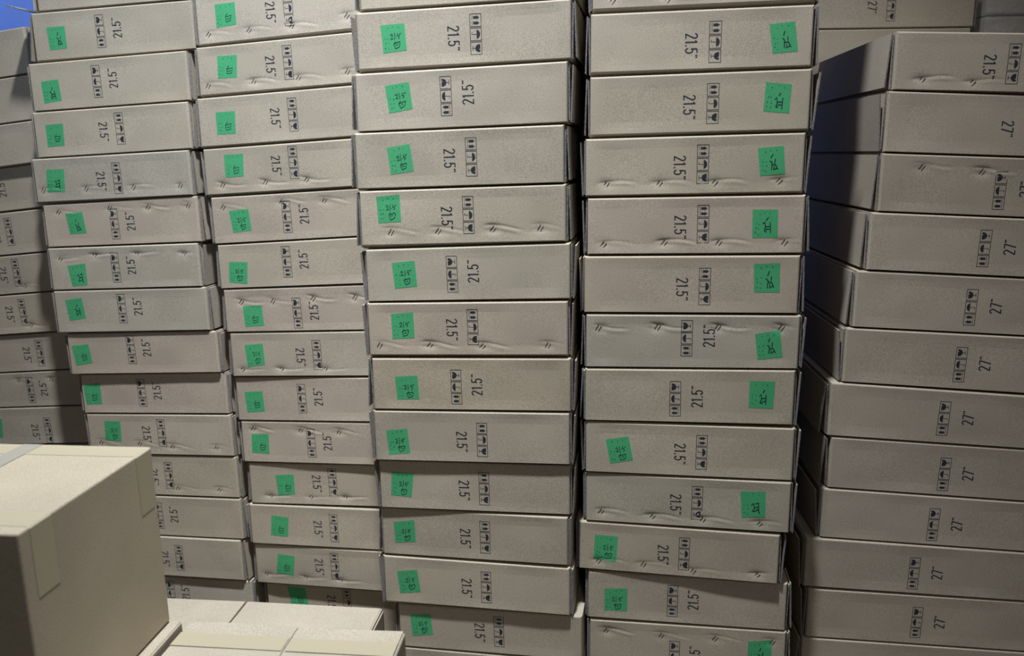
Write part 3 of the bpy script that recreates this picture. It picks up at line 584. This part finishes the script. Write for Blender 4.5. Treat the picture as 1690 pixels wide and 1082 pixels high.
# ------------------------------------------------------------------ the stacks
STACK = {'Z': 'left-edge stack', 'A': 'first full stack', 'B': 'second full stack',
         'C': 'third full stack', 'D': 'fourth full stack', 'E': 'large-size stack at right'}
NOTE = {'W': 'two-line green note', 'w': 'one-character green note', 'H': 'scribbled green note'}
TONE = {('A', 4): 'g', ('A', 6): 'g', ('A', 7): 'g', ('Z', 8): 'g', ('Z', 9): 'g', ('D', 6): 'g', ('C', 5): 'g', ('C', 7): 'y', ('A', 5): 'p', ('B', 4): 'p', ('B', 6): 'p', ('B', 9): 'p', ('B', 8): 'p', ('A', 8): 'p', ('A', 9): 'p', ('C', 6): 'p', ('D', 4): 'p', ('D', 5): 'p', ('D', 9): 'g', ('A', 14): 'g'}
FL = {'Z': (0, 0.008), 'A': (0.013, 0.018), 'B': (0.015, 0), 'C': (0.018, 0.015), 'D': (0.016, 0.018), 'E': (0.020, 0.014)}
PAT = {('C', 7, 'l'): 'T', ('C', 8, 'l'): 'B', ('C', 9, 'l'): 'B', ('D', 1, 'l'): 'T', ('D', 2, 'l'): 'T', ('D', 2, 'r'): 'B', ('D', 3, 'r'): 'B', ('D', 6, 'r'): 'B',
       ('D', 4, 'r'): 'T', ('C', 2, 'r'): 'B', ('C', 5, 'r'): 'B', ('E', 6, 'l'): 'T', ('E', 7, 'l'): 'T', ('E', 3, 'l'): 'T', ('A', 1, 'l'): 'T'}
last = {}
for rec in BOXES:
    last[rec['c']] = rec['i']
seed = 0
for rec in BOXES:
    seed += 1
    c, i = rec['c'], rec['i']
    if i == last[c] and c in 'ABCE':                 # the lowest carton sits flat on the floor
        zb = rec['p'][2]
        rec['z'] = [rec['z'][0] + zb - 0.001, rec['z'][1] + zb - 0.001, 0.0, 0.0]
        for key in ('k', 'st'):
            if key in rec: rec[key] = [[q[0], q[1] + zb - 0.001] for q in rec[key]]
        if 's' in rec: rec['s'] = [rec['s'][0], rec['s'][1] + zb - 0.001]
        rec['p'][2] = 0.001
    big = c == 'E' and i > 0
    size = '27"' if big else '21.5"'
    word = ('stapled ' if 'st' in rec else '') + ('27-inch' if big else '21.5-inch') + ' carton'
    pr = ''
    if 'h' in rec: pr = ', ' + NOTE[rec['h']]
    elif c == 'E' and i == 0: pr = ''
    place = (ORD[i] if i < last[c] else 'lowest') + ' in ' + STACK[c]
    label = word + pr + ', ' + place
    lf, rf = FL[c]
    kw = {}
    if (c, i) == ('A', 1): lf = 0.020; kw['louts'] = (0.0, 0.021); rf = 0
    if (c, i) == ('A', 0): lf = 0
    if c == 'A' and i in (0, 2): rf = 0.011
    if (c, i) == ('D', 2): rf = 0.024
    if c == 'E' and i in (6, 7): lf = 0.026
    if c == 'C' and i >= 10: rf = 0.008 if i < 12 else 0
    if c == 'D' and i >= 9: lf = 0.009
    if c == 'D' and i >= 11: lf = 0.0084; kw['fdepth'] = 0.12
    root = carton(rec, label, ('27-inch cartons' if big else '21.5-inch cartons') + ' in ' + STACK[c], 0.73 if c == 'E' else (0.30 if (c, i) in (('C', 12), ('C', 13)) else 0.40), size,
           TONE.get((c, i), 't'), lf, rf, lpat=PAT.get((c, i, 'l')), rpat=PAT.get((c, i, 'r')), seed=seed, **kw)
    if (c, i) == ('A', 0):
        # left end hangs open: the bottom flap juts out sideways, the end panel stands behind it
        z0, z1 = rec['z'][3], rec['z'][0]; hl = rec['hl']
        Vf = []; 
        for y in (0.005, 0.36):
            for (dx, dz) in ((0.0, 0.001), (-0.060, 0.010), (-0.118, 0.026), (-0.118, 0.030), (-0.060, 0.014), (0.0, 0.005)):
                Vf.append((-hl + dx, y, z0 + dz))
        Ff = [(0, 1, 4, 5), (1, 2, 3, 4), (11, 10, 7, 6), (10, 9, 8, 7)] + [(i0, (i0 + 1) % 6, (i0 + 1) % 6 + 6, i0 + 6) for i0 in range(6)]
        f = mesh_obj('end_flap', Vf, Ff, [CARD, EDGE], root, (*TONES['t'], 1), [1, 1, 1, 1] + [0] * 6)
        f['label'] = 'open bottom flap jutting out to the left'
        Vf, Ff = box_mesh(-hl - 0.030, -hl - 0.026, 0.02, 0.05, z0 + 0.012, z1 - 0.002)
        mesh_obj('end_flap', Vf, Ff, [CARD], root, (*TONES['t'], 1))
# unseen cartons added above the third and fourth stacks to shade the gaps
for cc, wd in (('C', 'third'), ('D', 'fourth')):
    top = [r_ for r_ in BOXES if r_['c'] == cc][0]
    tz = top['p'][2] + max(top['z'][0], top['z'][1]) + 0.001
    n_ = Vector((-sin(top['y']), cos(top['y']), 0))
    carton(dict(p=[top['p'][0] + n_.x * 0.03, top['p'][1] + n_.y * 0.03, tz], y=top['y'], hl=0.27, hr=0.262, z=[0.64, 0.64, 0, 0]),
           'unseen shade-casting carton added on top of ' + wd + ' full stack, above the picture', 'added shade-casting cartons on top of stacks', 0.36, lf=0, rf=0, seed=480)
# unseen carriers that the two raised stacks rest on
def under(c, n, group):
    base = [r_ for r_ in BOXES if r_['c'] == c][-1]
    x, y, zt = base['p']; zl, zr = base['z'][3], base['z'][2]
    h = (zt + min(zl, zr) - 0.001) / n
    for k in range(n):
        top = (zt - 0.0005 - k * h)
        f = 1 - k / n; f2 = 1 - (k + 1) / n
        # the tilt is taken up evenly down to the floor
        zs = [h + zl * f - 0.0016, h + zr * f - 0.0016, zr * f2, zl * f2]
        rec = dict(p=[x, y, top - h], y=base['y'], hl=base['hl'], hr=base['hr'], z=zs)
        carton(rec, 'plain carton hidden low in ' + STACK[c], group, 0.40, lf=0, rf=0, seed=300 + k)
under('Z', 4, 'hidden cartons under the left edge stack')
under('D', 1, 'hidden carton under the right stacks')

# ------------------------------------------------------------------ back row behind the right-hand gap
YB = 2.96
zt0 = 2.0225
bh = 0.1535
def flatrec(x0, x1, y, zb, h):
    return dict(p=[(x0 + x1) / 2, y, zb], y=0.0, hl=(x1 - x0) / 2, hr=(x1 - x0) / 2, z=[h, h, 0.0, 0.0])
rec = flatrec(0.927, 1.587, YB, zt0 - 0.0005, bh)
rec['s'] = [1.3015 - 1.257, 0.0740]; rec['o'] = 'D'
carton(rec, '27-inch carton in the back row, highest, above the right-hand dark gap', '27-inch cartons in the back row', 0.45, '27"', 't', 0.012, 0.012, seed=401)
nb = 13
hb = (zt0 - 0.001) / nb
for k in range(nb):
    rec = flatrec(0.920 + 0.012 * ((k * 5) % 3), 1.580 + 0.010 * ((k * 5) % 3), YB + 0.004 * ((k * 7) % 4), zt0 - (k + 1) * hb, hb - 0.0004)
    carton(rec, ('plain back-row carton just under the highest one, seen above the right-hand dark gap' if k == 0 else 'plain carton hidden in the back row behind large-size stack at right'),
           '27-inch cartons in the back row', 0.45, lf=0.0, rf=0.0, seed=410 + k)
# tall cartons of the back row, glimpsed as darkness between the third and fourth full stacks
for k in range(4):
    hk = 0.60
    rec = flatrec(-0.16, 0.60, 2.655, 0.001 + k * (hk + 0.001), hk)
    carton(rec, 'tall carton of the back row deep in the dark gap between third and fourth stacks', 'tall cartons in the back row', 0.42, lf=0, rf=0, seed=460 + k)
# film-wrapped cartons at the top right corner
zt1 = 2.0635
hp = zt1 / 13
for k in range(-1, 13):
    x0 = 1.632; x1 = 2.26
    rec = flatrec(x0, x1, YB + 0.01, zt1 - (k + 1) * hp + 0.0005, hp - 0.006)
    lab = {-1: 'film-wrapped grey carton at the very top right corner', 0: 'film-wrapped grey carton second down at the top right corner'}.get(k, 'film-wrapped carton hidden behind the large-size stack at right')
    root = carton(rec, lab, 'film-wrapped cartons in the back row', 0.42, tone='g', lf=0, rf=0, seed=430 + k)
    if k < 2:
        n = 24; m = 8; Vs = []; Fs = []
        w = x1 - x0 + 0.006; h = hp - 0.0012
        # the film wraps front, top and the left end in one sheet
        rr = random.Random(900 + k)
        for j in range(m + 1):
            for i in range(n + 1):
                u = i / n; v = j / m
                Vs.append((-w / 2 + w * u, -0.004 - 0.002 * rr.random(), -0.0022 + h * v))
        for j in range(m):
            for i in range(n):
                a = j * (n + 1) + i
                Fs.append((a, a + 1, a + n + 2, a + n + 1))
        b = len(Vs)
        Vs += [(-w / 2, 0.30, -0.0022), (-w / 2, 0.30, -0.0022 + h)]
        Fs.append((0, m * (n + 1), b + 1, b))
        mesh_obj('stretch_film', Vs, Fs, [FILM], root, smooth=True)

# ------------------------------------------------------------------ nearer cartons at lower left
def plain_carton(name, label, center, rz, w, d, h, rad, tone, seed, group=None):
    """centre = floor-level middle of the right-hand, rear edge corner; box spans x -w..0, y -d..0"""
    root = thing(name, label, 'box', center, rz, group)
    bm = bmesh.new()
    bmesh.ops.create_cube(bm, size=1.0)
    for v in bm.verts:
        v.co = Vector((-w / 2 + v.co.x * w, -d / 2 + v.co.y * d, h / 2 + v.co.z * h))
    bmesh.ops.bevel(bm, geom=bm.edges[:], offset=rad, segments=3, profile=0.5, affect='EDGES')
    me = bpy.data.meshes.new('carton_body'); bm.to_mesh(me); bm.free()
    me.materials.append(CARD)
    o = bpy.data.objects.new('carton_body', me); COL.objects.link(o); o.parent = root
    c = TONES[tone]; o.color = (*c, 1)
    return root
def strip(name, parent, quads, material, t=0.0005):
    V = []; F = []
    for q in quads:
        n = len(V); V += q; F.append(tuple(range(n, n + len(q))))
    return mesh_obj(name, V, F, [material], parent)
TH1 = radians(-6.0)
H1 = 0.3892
g1 = plain_carton('large_carton', 'big plain tan carton with taped bright top, close at lower left', (-0.7380, 1.600, 0.6607), TH1, 0.50, 0.398, H1, 0.004, 'y', 1)
w, d, h = 0.50, 0.398, H1
def htape(y0, y1, drop):
    e = 0.0006
    return [[(0.0 - 0.004, y0, h + e), (0.0 - 0.004, y1, h + e), (-w, y1, h + e), (-w, y0, h + e)],
            [(e, y0, h - drop), (e, y1, h - drop), (e, y1, h - 0.003), (e, y0, h - 0.003)],
            [(e, y0, h - 0.003), (e, y1, h - 0.003), (-0.004, y1, h + e), (-0.004, y0, h + e)]]
strip('tape', g1, htape(-0.060, -0.012, 0.125), TAPE)['label'] = 'tan tape band along the rear edge'
strip('tape', g1, htape(-0.372, -0.318, 0.125), TAPE)['label'] = 'tan tape band along the front edge'
strip('tape', g1, [[(-0.275, -d + 0.004, h + 0.0012), (-0.233, -d + 0.004, h + 0.0012), (-0.233, -0.004, h + 0.0012), (-0.275, -0.004, h + 0.0012)]], CLEAR_TAPE)['label'] = 'clear tape over the lid seam'
# carton under it, flap ends showing at its right
g2 = plain_carton('large_carton', 'tan carton under the big lower-left carton, flap edge showing', (-0.7170, 1.602, 0.0), TH1, 0.53, 0.402, 0.6530, 0.003, 't', 2)
V, F = box_mesh(-0.030, 0.0005, -0.400, -0.002, 0.6535, 0.6570)
mesh_obj('lid_flap', V, F, [CARD], g2, (*TONES['t'], 1))
V, F = box_mesh(0.0006, 0.0040, -0.398, -0.004, 0.50, 0.6550)
mesh_obj('side_flap', V, F, [CARD, EDGE], g2, (*TONES['t'], 1))
V, F = box_mesh(-0.50, -0.034, -0.400, -0.002, 0.6535, 0.6600)
mesh_obj('lid_flap', V, F, [CARD], g2, (*TONES['t'], 1))
# carton with the bright top at bottom centre
g3 = plain_carton('large_carton', 'tan carton with bright seamed top at bottom, right of the big carton', (-0.2330, 1.5690, 0.0), radians(-6.3), 0.466, 0.40, 0.6440, 0.006, 't', 3)
h = 0.6440
def lid(x0, x1, dz):
    Vl = []; n = 14; Fl = []
    for j in range(n + 1):
        y = -0.394 + 0.390 * j / n
        for i in range(n + 1):
            x = x0 + (x1 - x0) * i / n
            Vl.append((x, y, h + 0.0006 + dz + 0.0016 * sin(x * 17 + 1) * sin(y * 23 + 2) ** 2))
    for j in range(n):
        for i in range(n):
            a = j * (n + 1) + i
            Fl.append((a, a + 1, a + n + 2, a + n + 1))
    return Vl, Fl
V, F = lid(-0.470, -0.2315, 0.0022)
mesh_obj('lid_flap', V, F, [CARD], g3, (*TONES['t'], 1), smooth=True)
V, F = lid(-0.2285, -0.004, 0.0018)
mesh_obj('lid_flap', V, F, [CARD], g3, (*TONES['t'], 1), smooth=True)
strip('tape', g3, [[(-0.470, -0.095, h + 0.0050), (-0.234, -0.095, h + 0.0048), (-0.234, -0.048, h + 0.0048), (-0.470, -0.048, h + 0.0050)], [(-0.226, -0.095, h + 0.0046), (-0.004, -0.095, h + 0.0044), (-0.004, -0.048, h + 0.0044), (-0.226, -0.048, h + 0.0046)]], TAPE)['label'] = 'tan tape band across the lid'
# two low cartons behind it
g4 = plain_carton('low_carton', 'low tan carton between the bright-topped carton and the first complete stack', (-0.8810, 2.4550, 0.0), radians(-6.0), 0.45, 0.20, 0.2120, 0.003, 't', 4)
g5 = plain_carton('low_carton', 'low tan carton with end flap, right of its twin, before the second stack', (-0.4310, 2.4000, 0.0), radians(-7.0), 0.446, 0.20, 0.2120, 0.003, 't', 5)
V, F = box_mesh(0.0004, 0.0044, -0.196, -0.003, 0.004, 0.2110)
mesh_obj('end_flap', V, F, [CARD], g5, (*TONES['t'], 1))
V, F = box_mesh(0.0060, 0.0096, -0.193, -0.006, 0.004, 0.205)
mesh_obj('end_flap', V, F, [CARD], g5, (*TONES['t'], 1))
